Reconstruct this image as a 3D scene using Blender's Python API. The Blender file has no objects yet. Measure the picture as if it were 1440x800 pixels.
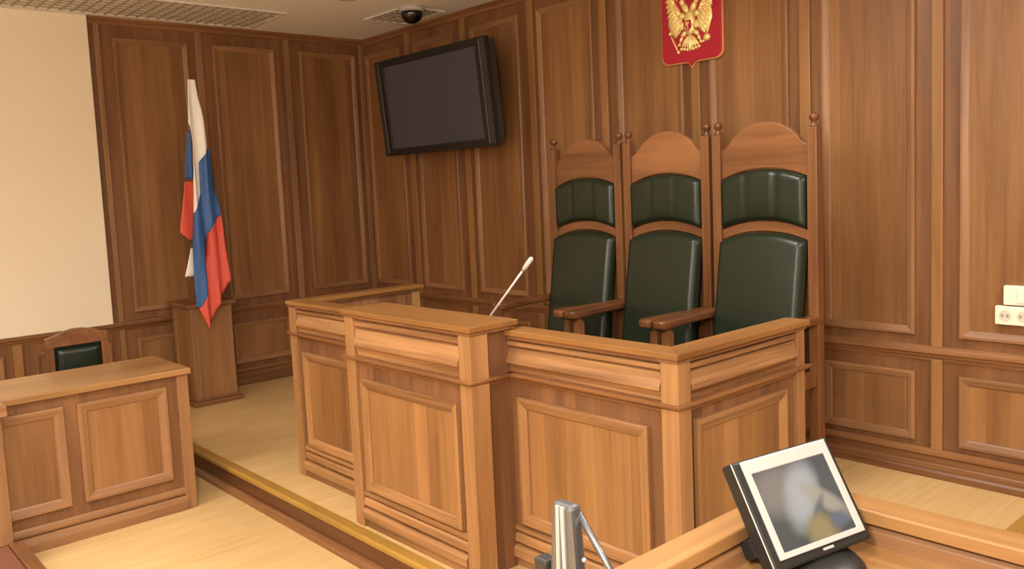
import bpy, bmesh, math, random
from mathutils import Vector, Matrix
random.seed(7)
S = bpy.context.scene
COL = S.collection
PI = math.pi

# ------------------------------------------------------------------ camera
FPX, CX, CY = 1198.363, 690.038, 375.525
ROWS = ((0.655604, 0.753679, -0.046368), (0.040563, -0.096469, -0.994509), (-0.754014, 0.650124, -0.093817))
cam_d = bpy.data.cameras.new('camera')
cam = bpy.data.objects.new('camera', cam_d)
COL.objects.link(cam)
r0, r1, r2 = (Vector(r) for r in ROWS)
m3 = Matrix((r0, -r1, -r2)).transposed()
cam.matrix_world = Matrix.Translation((0, 0, 1.55)) @ m3.to_4x4()
cam_d.sensor_width = 36.0
cam_d.lens = FPX / 1440 * 36
cam_d.shift_x = (720 - CX) / 1440
cam_d.shift_y = (CY - 400) / 1440
cam_d.clip_start = 0.05
S.camera = cam

# ------------------------------------------------------------------ world, lights, exposure
W = bpy.data.worlds.new('world')
S.world = W
W.use_nodes = True
W.node_tree.nodes['Background'].inputs[0].default_value = (0.9, 0.93, 1.0, 1)
W.node_tree.nodes['Background'].inputs[1].default_value = 0.3

def area(name, loc, aim, sx, sy, power, col):
    d = bpy.data.lights.new(name, 'AREA')
    d.shape = 'RECTANGLE'
    d.size, d.size_y = sx, sy
    d.energy = power
    d.color = col
    o = bpy.data.objects.new(name, d)
    COL.objects.link(o)
    o.location = loc
    o.rotation_euler = (Vector(aim) - Vector(loc)).to_track_quat('-Z', 'Y').to_euler()
    return o

WARM = (1.0, 0.975, 0.935)
for lx, ly, pw, sprd in ((-4.0, -0.6, 22, 2.2), (-2.7, 0.9, 20, 2.8), (-0.9, 0.2, 22, 3.1), (0.6, -1.6, 40, 3.1), (-2.3, 2.9, 14, 2.7), (0.1, 3.1, 26, 3.0), (2.0, 1.6, 14, 3.1)):
    area('ceiling_lamp', (lx, ly, 2.90), (lx, ly + 0.001, 0), 0.6, 0.6, pw, WARM).data.spread = sprd
for lx, ly, pw in ((0.2, -1.8, 50), (-2.6, -1.6, 70)):  # upward fill lights added out of view to brighten the ceiling
    area('ceiling_fill', (lx, ly, 1.9), (lx - 0.001, ly, 3), 0.4, 0.4, pw, WARM)
area('window_light', (2.72, 0.2, 1.5), (-2.5, 2.2, 0.9), 1.8, 1.4, 20, (1.0, 0.96, 0.90))
area('flash_lamp', (-0.38, -0.06, 1.86), (-3.0, 3.0, 0.95), 0.16, 0.10, 24, (1.0, 0.95, 0.88))

S.view_settings.view_transform = 'Standard'
S.view_settings.look = 'None'
S.view_settings.gamma = 1.0
S.view_settings.use_curve_mapping = False
S.view_settings.exposure = 0.76
S.cycles.max_bounces = 8
S.cycles.use_denoising = True
S.cycles.sample_clamp_indirect = 6.0

# ------------------------------------------------------------------ materials
def lin(r, g, b):
    f = lambda c: (c / 255 / 12.92) if c / 255 <= 0.04045 else ((c / 255 + 0.055) / 1.055) ** 2.4
    return (f(r), f(g), f(b), 1)

def newmat(name):
    m = bpy.data.materials.new(name)
    m.use_nodes = True
    return m, m.node_tree.nodes, m.node_tree.links, m.node_tree.nodes['Principled BSDF']

def plain(name, rgb, rough=0.5, metal=0.0, spec=0.5, coat=0.0, bump=None, emit=None):
    m, n, l, p = newmat(name)
    p.inputs['Base Color'].default_value = lin(*rgb)
    p.inputs['Roughness'].default_value = rough
    p.inputs['Metallic'].default_value = metal
    p.inputs['Specular IOR Level'].default_value = spec
    p.inputs['Coat Weight'].default_value = coat
    if bump:
        t = n.new('ShaderNodeTexCoord')
        z = n.new('ShaderNodeTexNoise')
        z.inputs['Scale'].default_value = bump[0]
        z.inputs['Detail'].default_value = 4
        b = n.new('ShaderNodeBump')
        b.inputs['Strength'].default_value = bump[1]
        b.inputs['Distance'].default_value = 0.004
        l.new(t.outputs['Object'], z.inputs['Vector'])
        l.new(z.outputs['Fac'], b.inputs['Height'])
        l.new(b.outputs['Normal'], p.inputs['Normal'])
    if emit:
        p.inputs['Emission Color'].default_value = lin(*rgb)
        p.inputs['Emission Strength'].default_value = emit
    return m

def wood(name, rgb, axis='z', band=0.0, contrast=0.22, rough=0.36, bandvar=0.16, across=26.0, knots=True):
    """veneer: fine grain along `axis`; `band` = width of the veneer leaves laid side by side"""
    m, n, l, p = newmat(name)
    tc = n.new('ShaderNodeTexCoord')
    oi = n.new('ShaderNodeObjectInfo')
    off = n.new('ShaderNodeVectorMath'); off.operation = 'MULTIPLY_ADD'
    comb = n.new('ShaderNodeCombineXYZ')
    for k in range(3):
        l.new(oi.outputs['Random'], comb.inputs[k])
    l.new(comb.outputs[0], off.inputs[0]); off.inputs[1].default_value = (7.3, 3.1, 5.7)
    l.new(tc.outputs['Object'], off.inputs[2])
    sc = [across] * 3
    sc['xyz'.index(axis)] = 1.3
    mp = n.new('ShaderNodeMapping')
    mp.inputs['Scale'].default_value = sc
    l.new(off.outputs[0], mp.inputs['Vector'])
    nz = n.new('ShaderNodeTexNoise')
    nz.inputs['Scale'].default_value = 1.0
    nz.inputs['Detail'].default_value = 5
    nz.inputs['Roughness'].default_value = 0.65
    nz.inputs['Distortion'].default_value = 0.6
    l.new(mp.outputs[0], nz.inputs['Vector'])
    mp2 = n.new('ShaderNodeMapping')
    mp2.inputs['Scale'].default_value = [s * (0.16 if s > 2 else 0.6) for s in sc]
    l.new(off.outputs[0], mp2.inputs['Vector'])
    nz2 = n.new('ShaderNodeTexNoise')
    nz2.inputs['Scale'].default_value = 1.0
    nz2.inputs['Detail'].default_value = 2
    l.new(mp2.outputs[0], nz2.inputs['Vector'])
    add = n.new('ShaderNodeMath'); add.operation = 'ADD'
    l.new(nz.outputs['Fac'], add.inputs[0]); l.new(nz2.outputs['Fac'], add.inputs[1])
    ma = n.new('ShaderNodeMath'); ma.operation = 'MULTIPLY_ADD'      # value multiplier
    ma.inputs[1].default_value = contrast * 3.0
    ma.inputs[2].default_value = 0.72 - contrast * 3.0
    l.new(add.outputs[0], ma.inputs[0])
    val = ma.outputs[0]
    rv = n.new('ShaderNodeMath'); rv.operation = 'MULTIPLY_ADD'
    rv.inputs[1].default_value = 0.10; rv.inputs[2].default_value = 0.95
    l.new(oi.outputs['Random'], rv.inputs[0])
    mu = n.new('ShaderNodeMath'); mu.operation = 'MULTIPLY'
    l.new(val, mu.inputs[0]); l.new(rv.outputs[0], mu.inputs[1])
    val = mu.outputs[0]
    if band:
        sp = n.new('ShaderNodeSeparateXYZ')
        l.new(off.outputs[0], sp.inputs[0])
        if axis == 'z':
            a2 = n.new('ShaderNodeMath'); a2.operation = 'ADD'
            l.new(sp.outputs[0], a2.inputs[0]); l.new(sp.outputs[1], a2.inputs[1])
            src = a2.outputs[0]
        else:
            src = sp.outputs[2]
        dv = n.new('ShaderNodeMath'); dv.operation = 'DIVIDE'; dv.inputs[1].default_value = band
        l.new(src, dv.inputs[0])
        fl = n.new('ShaderNodeMath'); fl.operation = 'FLOOR'
        l.new(dv.outputs[0], fl.inputs[0])
        wn = n.new('ShaderNodeTexWhiteNoise'); wn.noise_dimensions = '1D'
        l.new(fl.outputs[0], wn.inputs['W'])
        bm_ = n.new('ShaderNodeMath'); bm_.operation = 'MULTIPLY_ADD'
        bm_.inputs[1].default_value = bandvar; bm_.inputs[2].default_value = 1.0 - bandvar / 2
        l.new(wn.outputs['Value'], bm_.inputs[0])
        m3_ = n.new('ShaderNodeMath'); m3_.operation = 'MULTIPLY'
        l.new(val, m3_.inputs[0]); l.new(bm_.outputs[0], m3_.inputs[1])
        val = m3_.outputs[0]
    cr = n.new('ShaderNodeValToRGB')
    e = cr.color_ramp.elements
    g_ = 0.3 * rgb[0] + 0.59 * rgb[1] + 0.11 * rgb[2]
    base = lin(*[(c * 0.95 + g_ * 0.05) * k_ for c, k_ in zip(rgb, (0.87, 0.855, 0.795))])
    e[0].position = 0.45; e[0].color = (base[0] * 0.36, base[1] * 0.31, base[2] * 0.28, 1)
    e[1].position = 1.0; e[1].color = (min(1, base[0]), base[1], base[2], 1)
    l.new(val, cr.inputs['Fac'])
    l.new(cr.outputs['Color'], p.inputs['Base Color'])
    p.inputs['Roughness'].default_value = rough
    p.inputs['Specular IOR Level'].default_value = 0.45
    bp = n.new('ShaderNodeBump'); bp.inputs['Strength'].default_value = 0.05; bp.inputs['Distance'].default_value = 0.002
    l.new(nz.outputs['Fac'], bp.inputs['Height']); l.new(bp.outputs['Normal'], p.inputs['Normal'])
    return m

FIELD = (192, 138, 90)
MOULD = (196, 144, 102)
WALLG = (172, 120, 82)
M = {}
M['wall_z'] = wood('wall_veneer', WALLG, 'z', band=0.07, bandvar=0.22, contrast=0.17)
M['field_z'] = wood('panel_veneer', FIELD, 'z', band=0.105, bandvar=0.26, contrast=0.18)
M['mould_x'] = wood('moulding_wood_x', MOULD, 'x', contrast=0.16)
M['mould_y'] = wood('moulding_wood_y', MOULD, 'y', contrast=0.16)
M['mould_z'] = wood('moulding_wood_z', MOULD, 'z', contrast=0.16)
M['pil_z'] = wood('pilaster_wood', (200, 146, 92), 'z', contrast=0.18)
M['rail_x'] = wood('rail_wood_x', (176, 122, 80), 'x', contrast=0.26, across=44)
M['rail_y'] = wood('rail_wood_y', (176, 122, 80), 'y', contrast=0.26, across=44)
M['bfield_z'] = wood('bench_veneer', (200, 146, 94), 'z', band=0.085, bandvar=0.28, contrast=0.18)
M['bfrieze_z'] = wood('bench_frieze_veneer', (166, 116, 82), 'z', band=0.06, bandvar=0.40, contrast=0.2)
M['bm_x'] = wood('bench_moulding_x', (206, 152, 104), 'x', contrast=0.34, across=52)
M['bm_y'] = wood('bench_moulding_y', (206, 152, 104), 'y', contrast=0.34, across=52)
M['bm_z'] = wood('bench_post_wood', (208, 154, 104), 'z', contrast=0.20)
M['led_x'] = wood('bench_ledge_x', (178, 122, 78), 'x', contrast=0.26, across=44)
M['led_y'] = wood('bench_ledge_y', (178, 122, 78), 'y', contrast=0.26, across=44)
M['rim_x'] = wood('rim_wood_x', (208, 156, 100), 'x', contrast=0.18, rough=0.32)
M['rim_y'] = wood('rim_wood_y', (208, 156, 100), 'y', contrast=0.18, rough=0.32)
M['cap_x'] = wood('bench_cap_x', (184, 130, 74), 'x', contrast=0.18, rough=0.3)
M['cap_y'] = wood('bench_cap_y', (184, 130, 74), 'y', contrast=0.18, rough=0.3)
M['chair_z'] = wood('chair_wood_z', (168, 112, 72), 'z', contrast=0.24, rough=0.32)
M['chair_x'] = wood('chair_wood_x', (176, 118, 76), 'x', contrast=0.24, rough=0.32)
M['arm_y'] = wood('chair_arm_wood', (146, 92, 58), 'y', contrast=0.26, rough=0.24, across=44)
M['dark_z'] = wood('dark_wood_z', (146, 96, 62), 'z', contrast=0.2)
M['dark_x'] = wood('riser_wood', (140, 90, 58), 'x', contrast=0.2)
M['nosing'] = wood('nosing_wood', (226, 178, 84), 'x', contrast=0.12, rough=0.3)
M['nosing_y'] = wood('nosing_wood_y', (226, 178, 84), 'y', contrast=0.12, rough=0.3)
M['leather'] = plain('green_leather', (25, 36, 24), 0.33, spec=0.5, bump=(90, 0.12))
M['plaster'] = plain('cream_plaster', (236, 222, 198), 0.85, spec=0.2)
M['ceil'] = plain('ceiling_paint', (242, 238, 231), 0.9, spec=0.1)
M['grille'] = plain('grille_metal', (212, 204, 192), 0.45, spec=0.4)
M['void'] = plain('grille_backing', (226, 218, 204), 0.8)
M['gbar'] = plain('grille_bars', (156, 144, 130), 0.7)
M['black'] = plain('black_plastic', (26, 27, 26), 0.42)
M['blackg'] = plain('black_gloss', (10, 10, 10), 0.08, spec=0.6)
M['darkgrey'] = plain('dark_grey_plastic', (52, 50, 47), 0.45)
M['tvscreen'] = plain('plasma_glass', (72, 72, 82), 0.2, spec=0.5)
M['silver'] = plain('silver_metal', (226, 220, 212), 0.35, metal=0.4)
M['white'] = plain('white_plastic', (178, 172, 168), 0.35)
M['tvline'] = plain('tv_trim', (112, 108, 102), 0.45)
M['socket'] = plain('socket_plastic', (238, 230, 208), 0.4)
M['socket_rim'] = plain('socket_recess', (206, 198, 178), 0.5)
M['socket_in'] = plain('socket_hole', (150, 144, 132), 0.5)
M['steel'] = plain('grey_steel', (128, 130, 132), 0.34, metal=0.75)
M['steel_l'] = plain('bright_steel', (190, 188, 186), 0.35, metal=0.3)
M['red'] = plain('crimson_field', (172, 22, 50), 0.5)
M['gold'] = plain('gold_leaf', (246, 222, 150), 0.34, metal=0.35)
M['goldrim'] = plain('pinkish_gold_rim', (206, 140, 96), 0.35, metal=0.5)
M['f_white'] = plain('flag_white', (246, 242, 234), 0.6, spec=0.3)
M['f_blue'] = plain('flag_blue', (58, 98, 158), 0.5, spec=0.4)
M['f_red'] = plain('flag_red', (216, 86, 68), 0.5, spec=0.4)
M['brownfloor'] = plain('brown_floor', (112, 70, 50), 0.5, bump=(30, 0.1))

def laminate():
    m, n, l, p = newmat('light_oak_laminate')
    tc = n.new('ShaderNodeTexCoord')
    mp = n.new('ShaderNodeMapping'); mp.inputs['Rotation'].default_value = (0, 0, PI / 2)
    l.new(tc.outputs['Object'], mp.inputs['Vector'])
    br = n.new('ShaderNodeTexBrick')
    br.inputs['Scale'].default_value = 1.0
    br.inputs['Brick Width'].default_value = 1.2
    br.inputs['Row Height'].default_value = 0.095
    br.inputs['Mortar Size'].default_value = 0.0012
    br.inputs['Color1'].default_value = lin(207, 172, 117)
    br.inputs['Color2'].default_value = lin(212, 178, 123)
    br.inputs['Mortar'].default_value = lin(194, 157, 106)
    l.new(mp.outputs[0], br.inputs['Vector'])
    mp2 = n.new('ShaderNodeMapping'); mp2.inputs['Scale'].default_value = (34, 2.2, 1)
    l.new(tc.outputs['Object'], mp2.inputs['Vector'])
    nz = n.new('ShaderNodeTexNoise'); nz.inputs['Scale'].default_value = 1; nz.inputs['Detail'].default_value = 5
    l.new(mp2.outputs[0], nz.inputs['Vector'])
    cr = n.new('ShaderNodeValToRGB')
    cr.color_ramp.elements[0].position = 0.35; cr.color_ramp.elements[0].color = (0.90, 0.875, 0.83, 1)
    cr.color_ramp.elements[1].position = 0.62; cr.color_ramp.elements[1].color = (1, 1, 1, 1)
    l.new(nz.outputs['Fac'], cr.inputs['Fac'])
    mx = n.new('ShaderNodeMix'); mx.data_type = 'RGBA'; mx.blend_type = 'MULTIPLY'; mx.inputs['Factor'].default_value = 1
    l.new(br.outputs['Color'], mx.inputs['A']); l.new(cr.outputs['Color'], mx.inputs['B'])
    l.new(mx.outputs['Result'], p.inputs['Base Color'])
    p.inputs['Roughness'].default_value = 0.42
    p.inputs['Specular IOR Level'].default_value = 0.4
    return m
M['floor'] = laminate()

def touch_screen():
    """reflection on the small touch screen, painted as glow: soft grey with a pale diagonal band and an ochre patch"""
    m, n, l, p = newmat('touch_screen_reflection')
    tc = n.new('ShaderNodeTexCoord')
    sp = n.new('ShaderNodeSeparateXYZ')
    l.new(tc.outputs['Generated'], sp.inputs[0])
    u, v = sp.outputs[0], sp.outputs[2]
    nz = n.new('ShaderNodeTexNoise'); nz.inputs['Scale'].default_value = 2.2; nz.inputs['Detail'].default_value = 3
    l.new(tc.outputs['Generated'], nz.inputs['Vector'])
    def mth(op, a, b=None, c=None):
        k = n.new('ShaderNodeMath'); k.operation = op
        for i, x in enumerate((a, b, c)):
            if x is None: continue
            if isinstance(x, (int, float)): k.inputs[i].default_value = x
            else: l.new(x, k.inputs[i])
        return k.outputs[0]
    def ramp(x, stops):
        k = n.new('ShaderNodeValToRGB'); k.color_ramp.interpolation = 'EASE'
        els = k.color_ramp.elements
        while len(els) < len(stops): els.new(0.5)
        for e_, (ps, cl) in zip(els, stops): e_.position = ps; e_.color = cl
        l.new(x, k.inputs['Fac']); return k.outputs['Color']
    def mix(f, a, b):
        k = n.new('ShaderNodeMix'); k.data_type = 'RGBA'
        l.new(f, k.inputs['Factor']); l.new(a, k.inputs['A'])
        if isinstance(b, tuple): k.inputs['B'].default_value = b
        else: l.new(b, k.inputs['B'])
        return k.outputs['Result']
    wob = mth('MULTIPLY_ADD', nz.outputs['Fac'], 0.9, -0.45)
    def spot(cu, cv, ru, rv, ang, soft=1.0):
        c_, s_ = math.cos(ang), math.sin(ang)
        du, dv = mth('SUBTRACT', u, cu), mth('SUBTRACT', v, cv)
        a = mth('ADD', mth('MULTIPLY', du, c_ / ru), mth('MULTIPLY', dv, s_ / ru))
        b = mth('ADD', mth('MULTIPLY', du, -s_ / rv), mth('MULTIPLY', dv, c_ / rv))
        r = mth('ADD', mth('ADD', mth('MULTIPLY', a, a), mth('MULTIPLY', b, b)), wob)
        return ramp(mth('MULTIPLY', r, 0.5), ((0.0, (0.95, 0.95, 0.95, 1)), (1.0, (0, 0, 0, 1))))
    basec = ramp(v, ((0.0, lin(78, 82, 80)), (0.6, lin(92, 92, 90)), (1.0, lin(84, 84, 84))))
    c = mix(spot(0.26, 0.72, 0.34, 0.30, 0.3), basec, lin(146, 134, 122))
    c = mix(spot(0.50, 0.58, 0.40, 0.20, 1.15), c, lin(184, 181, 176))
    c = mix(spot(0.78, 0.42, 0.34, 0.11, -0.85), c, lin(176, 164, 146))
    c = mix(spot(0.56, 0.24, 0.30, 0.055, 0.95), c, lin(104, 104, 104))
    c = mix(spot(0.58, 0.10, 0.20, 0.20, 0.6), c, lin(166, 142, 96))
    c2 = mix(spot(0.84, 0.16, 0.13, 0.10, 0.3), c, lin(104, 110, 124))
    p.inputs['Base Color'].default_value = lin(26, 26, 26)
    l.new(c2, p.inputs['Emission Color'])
    p.inputs['Emission Strength'].default_value = 0.62  # glow stands in for the room mirrored in the glass
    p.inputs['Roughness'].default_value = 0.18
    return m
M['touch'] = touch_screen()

# ------------------------------------------------------------------ builders
def link(name, me, mats, parent=None, bevel=0.0, smooth=False, segs=2):
    o = bpy.data.objects.new(name, me)
    COL.objects.link(o)
    for m in (mats if isinstance(mats, (list, tuple)) else [mats]):
        me.materials.append(m)
    if parent is not None:
        o.parent = parent
    if smooth:
        for p in me.polygons: p.use_smooth = True
    if bevel:
        b = o.modifiers.new('bevel', 'BEVEL')
        b.width = bevel; b.segments = segs; b.limit_method = 'ANGLE'; b.angle_limit = math.radians(40)
    return o

class MB:
    """collects geometry in world coordinates and links it as one mesh, relative to an origin"""
    def __init__(s): s.v, s.f, s.mi, s.m = [], [], [], 0
    def add(s, vs, fs, mi=None):
        k = len(s.v)
        s.v += [tuple(p) for p in vs]
        s.f += [tuple(i + k for i in f) for f in fs]
        s.mi += [s.m if mi is None else mi] * len(fs)
        return s
    def box(s, x0, x1, y0, y1, z0, z1, mi=None):
        vs = [(x, y, z) for z in (z0, z1) for y in (y0, y1) for x in (x0, x1)]
        return s.add(vs, [(0, 2, 3, 1), (4, 5, 7, 6), (0, 1, 5, 4), (2, 6, 7, 3), (0, 4, 6, 2), (1, 3, 7, 5)], mi)
    def prism(s, pts, a, b, mi=None):
        """closed 2-D outline pts mapped by a(p) and b(p) to the two end caps"""
        n = len(pts)
        vs = [a(p) for p in pts] + [b(p) for p in pts]
        fs = [(i, (i + 1) % n, n + (i + 1) % n, n + i) for i in range(n)] + [tuple(range(n))[::-1], tuple(range(n, 2 * n))]
        return s.add(vs, fs, mi)
    def tube(s, path, rad, seg=10, caps=True):
        path = [Vector(p) for p in path]
        rads = rad if isinstance(rad, (list, tuple)) else [rad] * len(path)
        vs, fs = [], []
        for i, p in enumerate(path):
            t = (path[min(i + 1, len(path) - 1)] - path[max(i - 1, 0)]).normalized()
            up = Vector((0, 0, 1)) if abs(t.z) < 0.9 else Vector((1, 0, 0))
            a = t.cross(up).normalized(); b = t.cross(a)
            for k in range(seg):
                th = 2 * PI * k / seg
                vs.append(p + (a * math.cos(th) + b * math.sin(th)) * rads[i])
        for i in range(len(path) - 1):
            for k in range(seg):
                fs.append((i * seg + k, i * seg + (k + 1) % seg, (i + 1) * seg + (k + 1) % seg, (i + 1) * seg + k))
        if caps:
            fs += [tuple(range(seg))[::-1], tuple(range((len(path) - 1) * seg, len(path) * seg))]
        return s.add(vs, fs)
    def lathe(s, c, prof, seg=20):
        vs, fs = [], []
        for r, z in prof:
            for k in range(seg):
                th = 2 * PI * k / seg
                vs.append((c[0] + r * math.cos(th), c[1] + r * math.sin(th), c[2] + z))
        for i in range(len(prof) - 1):
            for k in range(seg):
                fs.append((i * seg + k, i * seg + (k + 1) % seg, (i + 1) * seg + (k + 1) % seg, (i + 1) * seg + k))
        fs += [tuple(range(seg))[::-1], tuple(range((len(prof) - 1) * seg, len(prof) * seg))]
        return s.add(vs, fs)
    def blob(s, c, ax, ay, az, seg=8, rings=5):
        """ellipsoid with half-axis vectors"""
        c, ax, ay, az = Vector(c), Vector(ax), Vector(ay), Vector(az)
        vs, fs = [c + az], []
        for i in range(1, rings):
            ph = PI * i / rings
            for k in range(seg):
                th = 2 * PI * k / seg
                vs.append(c + az * math.cos(ph) + (ax * math.cos(th) + ay * math.sin(th)) * math.sin(ph))
        vs.append(c - az)
        for k in range(seg):
            fs.append((0, 1 + k, 1 + (k + 1) % seg))
            for i in range(rings - 2):
                fs.append((1 + i * seg + k, 1 + (i + 1) * seg + k, 1 + (i + 1) * seg + (k + 1) % seg, 1 + i * seg + (k + 1) % seg))
            fs.append((len(vs) - 1, 1 + (rings - 2) * seg + (k + 1) % seg, 1 + (rings - 2) * seg + k))
        return s.add(vs, fs)
    def build(s, name, mats, parent=None, bevel=0.0, smooth=False, org=None):
        if org is None:
            org = parent.get('_w') if parent is not None and '_w' in parent.keys() else (0, 0, 0)
        ox, oy, oz = org
        me = bpy.data.meshes.new(name)
        me.from_pydata([(x - ox, y - oy, z - oz) for x, y, z in s.v], [], s.f)
        me.validate(); me.update()
        bm = bmesh.new(); bm.from_mesh(me)
        me2i = s.mi
        bmesh.ops.recalc_face_normals(bm, faces=bm.faces)
        bm.to_mesh(me); bm.free()
        o = link(name, me, mats, parent, bevel, smooth)
        if len(me.polygons) == len(me2i):
            for p, k in zip(me.polygons, me2i): p.material_index = k
        o['_w'] = tuple(org)
        return o

def thing(name, label, cat, loc=(0, 0, 0), group=None):
    o = bpy.data.objects.new(name, None)
    COL.objects.link(o)
    o.location = loc
    o['label'] = label; o['category'] = cat
    if group: o['group'] = group
    o['_w'] = tuple(loc)
    o.empty_display_size = 0.1
    return o

def tag(o, label, cat, group=None):
    o['label'] = label; o['category'] = cat
    if group: o['group'] = group
    return o

def struct(o):
    o['kind'] = 'structure'
    return o

# a face is a vertical plane: origin o (x, y), direction u, outward normal n (2-D unit vectors)
class Face:
    def __init__(s, o, u, n): s.o, s.u, s.n = o, u, n
    def P(s, a, h, z): return (s.o[0] + s.u[0] * a + s.n[0] * h, s.o[1] + s.u[1] * a + s.n[1] * h, z)
    @property
    def ax(s): return 'x' if abs(s.u[0]) > 0.5 else 'y'

def f_box(mb, F, a0, a1, h0, h1, z0, z1, mi=None):
    vs = [F.P(a, h, z) for z in (z0, z1) for h in (h0, h1) for a in (a0, a1)]
    return mb.add(vs, [(0, 2, 3, 1), (4, 5, 7, 6), (0, 1, 5, 4), (2, 6, 7, 3), (0, 4, 6, 2), (1, 3, 7, 5)], mi)

def f_strip(mb, F, a0, a1, prof, ma=0.0, mb_=0.0, mi=None):
    """moulding of profile [(h, z)...] run along u; ma / mb_ mitre the ends (extra length per unit h)"""
    return mb.prism(prof, lambda p: F.P(a0 - ma * p[0], p[0], p[1]), lambda p: F.P(a1 + mb_ * p[0], p[0], p[1]), mi)

FRAME_PROF = [(0.0, 0.0), (0.0, 0.017), (0.003, 0.020), (0.014, 0.020), (0.036, 0.012), (0.042, 0.007), (0.042, 0.0)]
def f_frame(mb, F, a0, a1, z0, z1, h=0.0, w=0.042, mi_h=0, mi_v=1):
    """mitred moulding frame: 4 runs; horizontals get material mi_h, verticals mi_v"""
    prof = [(d / 0.042 * w, hh + h) for d, hh in FRAME_PROF]
    loops = [[F.P(a0 + d, hh, z0 + d), F.P(a1 - d, hh, z0 + d), F.P(a1 - d, hh, z1 - d), F.P(a0 + d, hh, z1 - d)] for d, hh in prof]
    for s in range(4):
        t = (s + 1) % 4
        vs, fs = [], []
        for lp in loops: vs += [lp[s], lp[t]]
        n = len(loops)
        for i in range(n - 1): fs.append((2 * i, 2 * i + 1, 2 * i + 3, 2 * i + 2))
        mb.add(vs, fs, mi_h if s in (0, 2) else mi_v)
    return mb

# ------------------------------------------------------------------ room shell
YB, XL, ZC, ZL = 4.362, -6.693, 2.925, -0.15      # back wall, left wall, ceiling, lower floor (platform top = 0)
XR, YF = 2.8, -3.5
PE_Y, PE_X = 1.965, -1.20                          # front and right edges of the platform

fl = struct(MB().box(XL - 0.1, XR + 0.1, YF - 0.1, YB + 0.1, ZL - 0.1, ZL).build('floor', M['floor']))
pl = struct(MB().box(XL, PE_X - 0.03, PE_Y + 0.03, YB, ZL, 0.0).build('platform', M['floor']))
nb = MB()
nb.prism([(0, 0.001), (0.05, 0.001), (0.05, -0.028), (0.0, -0.034), (-0.008, -0.024), (-0.008, -0.008)],
         lambda p: (XL, PE_Y + p[0], p[1]), lambda p: (PE_X, PE_Y + p[0], p[1]))
nb.build('nosing', M['nosing'], pl)
nb = MB()
nb.prism([(0, 0.001), (-0.05, 0.001), (-0.05, -0.028), (0.0, -0.034), (0.008, -0.024), (0.008, -0.008)],
         lambda p: (PE_X + p[0], PE_Y, p[1]), lambda p: (PE_X + p[0], YB, p[1]))
nb.build('nosing', M['nosing_y'], pl)
MB().box(XL, PE_X - 0.03, PE_Y + 0.012, PE_Y + 0.03, ZL, -0.03).build('riser', M['dark_x'], pl)
MB().box(PE_X - 0.03, PE_X - 0.012, PE_Y, YB, ZL, -0.03).build('riser', M['dark_z'], pl)
nb = MB()
nb.prism([(0.012, ZL), (-0.026, ZL), (-0.026, ZL + 0.018), (-0.012, ZL + 0.03), (0.0, ZL + 0.036), (0.012, ZL + 0.036)],
         lambda p: (XL, PE_Y + p[0], p[1]), lambda p: (PE_X, PE_Y + p[0], p[1]))
nb.build('base_trim', M['rail_x'], pl)

ce = struct(MB().box(XL - 0.1, XR + 0.1, YF - 0.1, YB + 0.1, ZC, ZC + 0.1).build('ceiling', M['ceil']))
struct(MB().box(XR, XR + 0.1, YF - 0.1, YB + 0.1, ZL, ZC).build('wall_right', M['plaster']))
struct(MB().box(XL - 0.1, XR + 0.1, YF - 0.1, YF, ZL, ZC).build('wall_front', M['plaster']))

# --- back wall: veneered panelling
wb = struct(MB().box(XL - 0.1, XR + 0.1, YB, YB + 0.1, ZL, ZC).build('wall_back', M['wall_z']))
FB = Face((0, YB), (1, 0), (0, -1))
UPPER = [(-6.655, -6.118), (-5.916, -5.385), (-5.172, -4.622), (-4.428, -3.905), (-3.695, -3.18), (-2.992, -2.485), (-2.294, -1.815), (-1.606, -1.10)]
PILAS = [(-6.035, -5.965), (-5.290, -5.227), (-4.527, -4.463), (-3.845, -3.780), (-3.120, -3.061), (-2.420, -2.358), (-1.737, -1.683)]
x = -0.905
while x < XR - 0.6:
    UPPER.append((x, x + 0.5)); PILAS.append((x - 0.13, x - 0.075)); x += 0.705
for a0, a1 in UPPER:
    for z0, z1 in ((0.715, 2.785), (0.174, 0.527)):
        f_box(MB(), FB, a0 + 0.03, a1 - 0.03, 0.0, 0.006, z0 + 0.03, z1 - 0.03).build('panel', M['field_z'], wb)
        f_frame(MB(), FB, a0, a1, z0, z1).build('panel_frame', [M['mould_x'], M['mould_z']], wb)
for a0, a1 in PILAS:
    f_box(MB(), FB, a0, a1, 0, 0.016, 0.66, ZC - 0.05).build('pilaster', M['pil_z'], wb, bevel=0.004)
    f_box(MB(), FB, a0, a1, 0, 0.016, 0.14, 0.60).build('pilaster', M['pil_z'], wb, bevel=0.004)
RAIL = [(0, 0.590), (0.006, 0.590), (0.008, 0.604), (0.016, 0.612), (0.018, 0.622), (0.034, 0.632), (0.034, 0.642), (0.022, 0.648), (0.020, 0.656), (0.010, 0.664), (0, 0.664)]
BASE = [(0, 0.0), (0.036, 0.0), (0.036, 0.030), (0.028, 0.040), (0.028, 0.054), (0.010, 0.062), (0.006, 0.066), (0.006, 0.100), (0.020, 0.108), (0.026, 0.116), (0.024, 0.136), (0.010, 0.144), (0, 0.144)]
CROWN = [(0, ZC - 0.055), (0.014, ZC - 0.055), (0.018, ZC - 0.034), (0.034, ZC - 0.016), (0.036, ZC - 0.0005), (0, ZC - 0.0005)]
f_strip(MB(), FB, XL + 0.0, XR, RAIL).build('chair_rail', M['rail_x'], wb)
struct(f_strip(MB(), FB, XL, PE_X, BASE).build('baseboard_back', M['rail_x']))
struct(f_strip(MB(), FB, PE_X, XR, [(h, z + ZL) for h, z in BASE]).build('baseboard_back', M['rail_x']))
struct(f_strip(MB(), FB, XL, XR, CROWN).build('trim_1', M['rail_x']))

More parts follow.
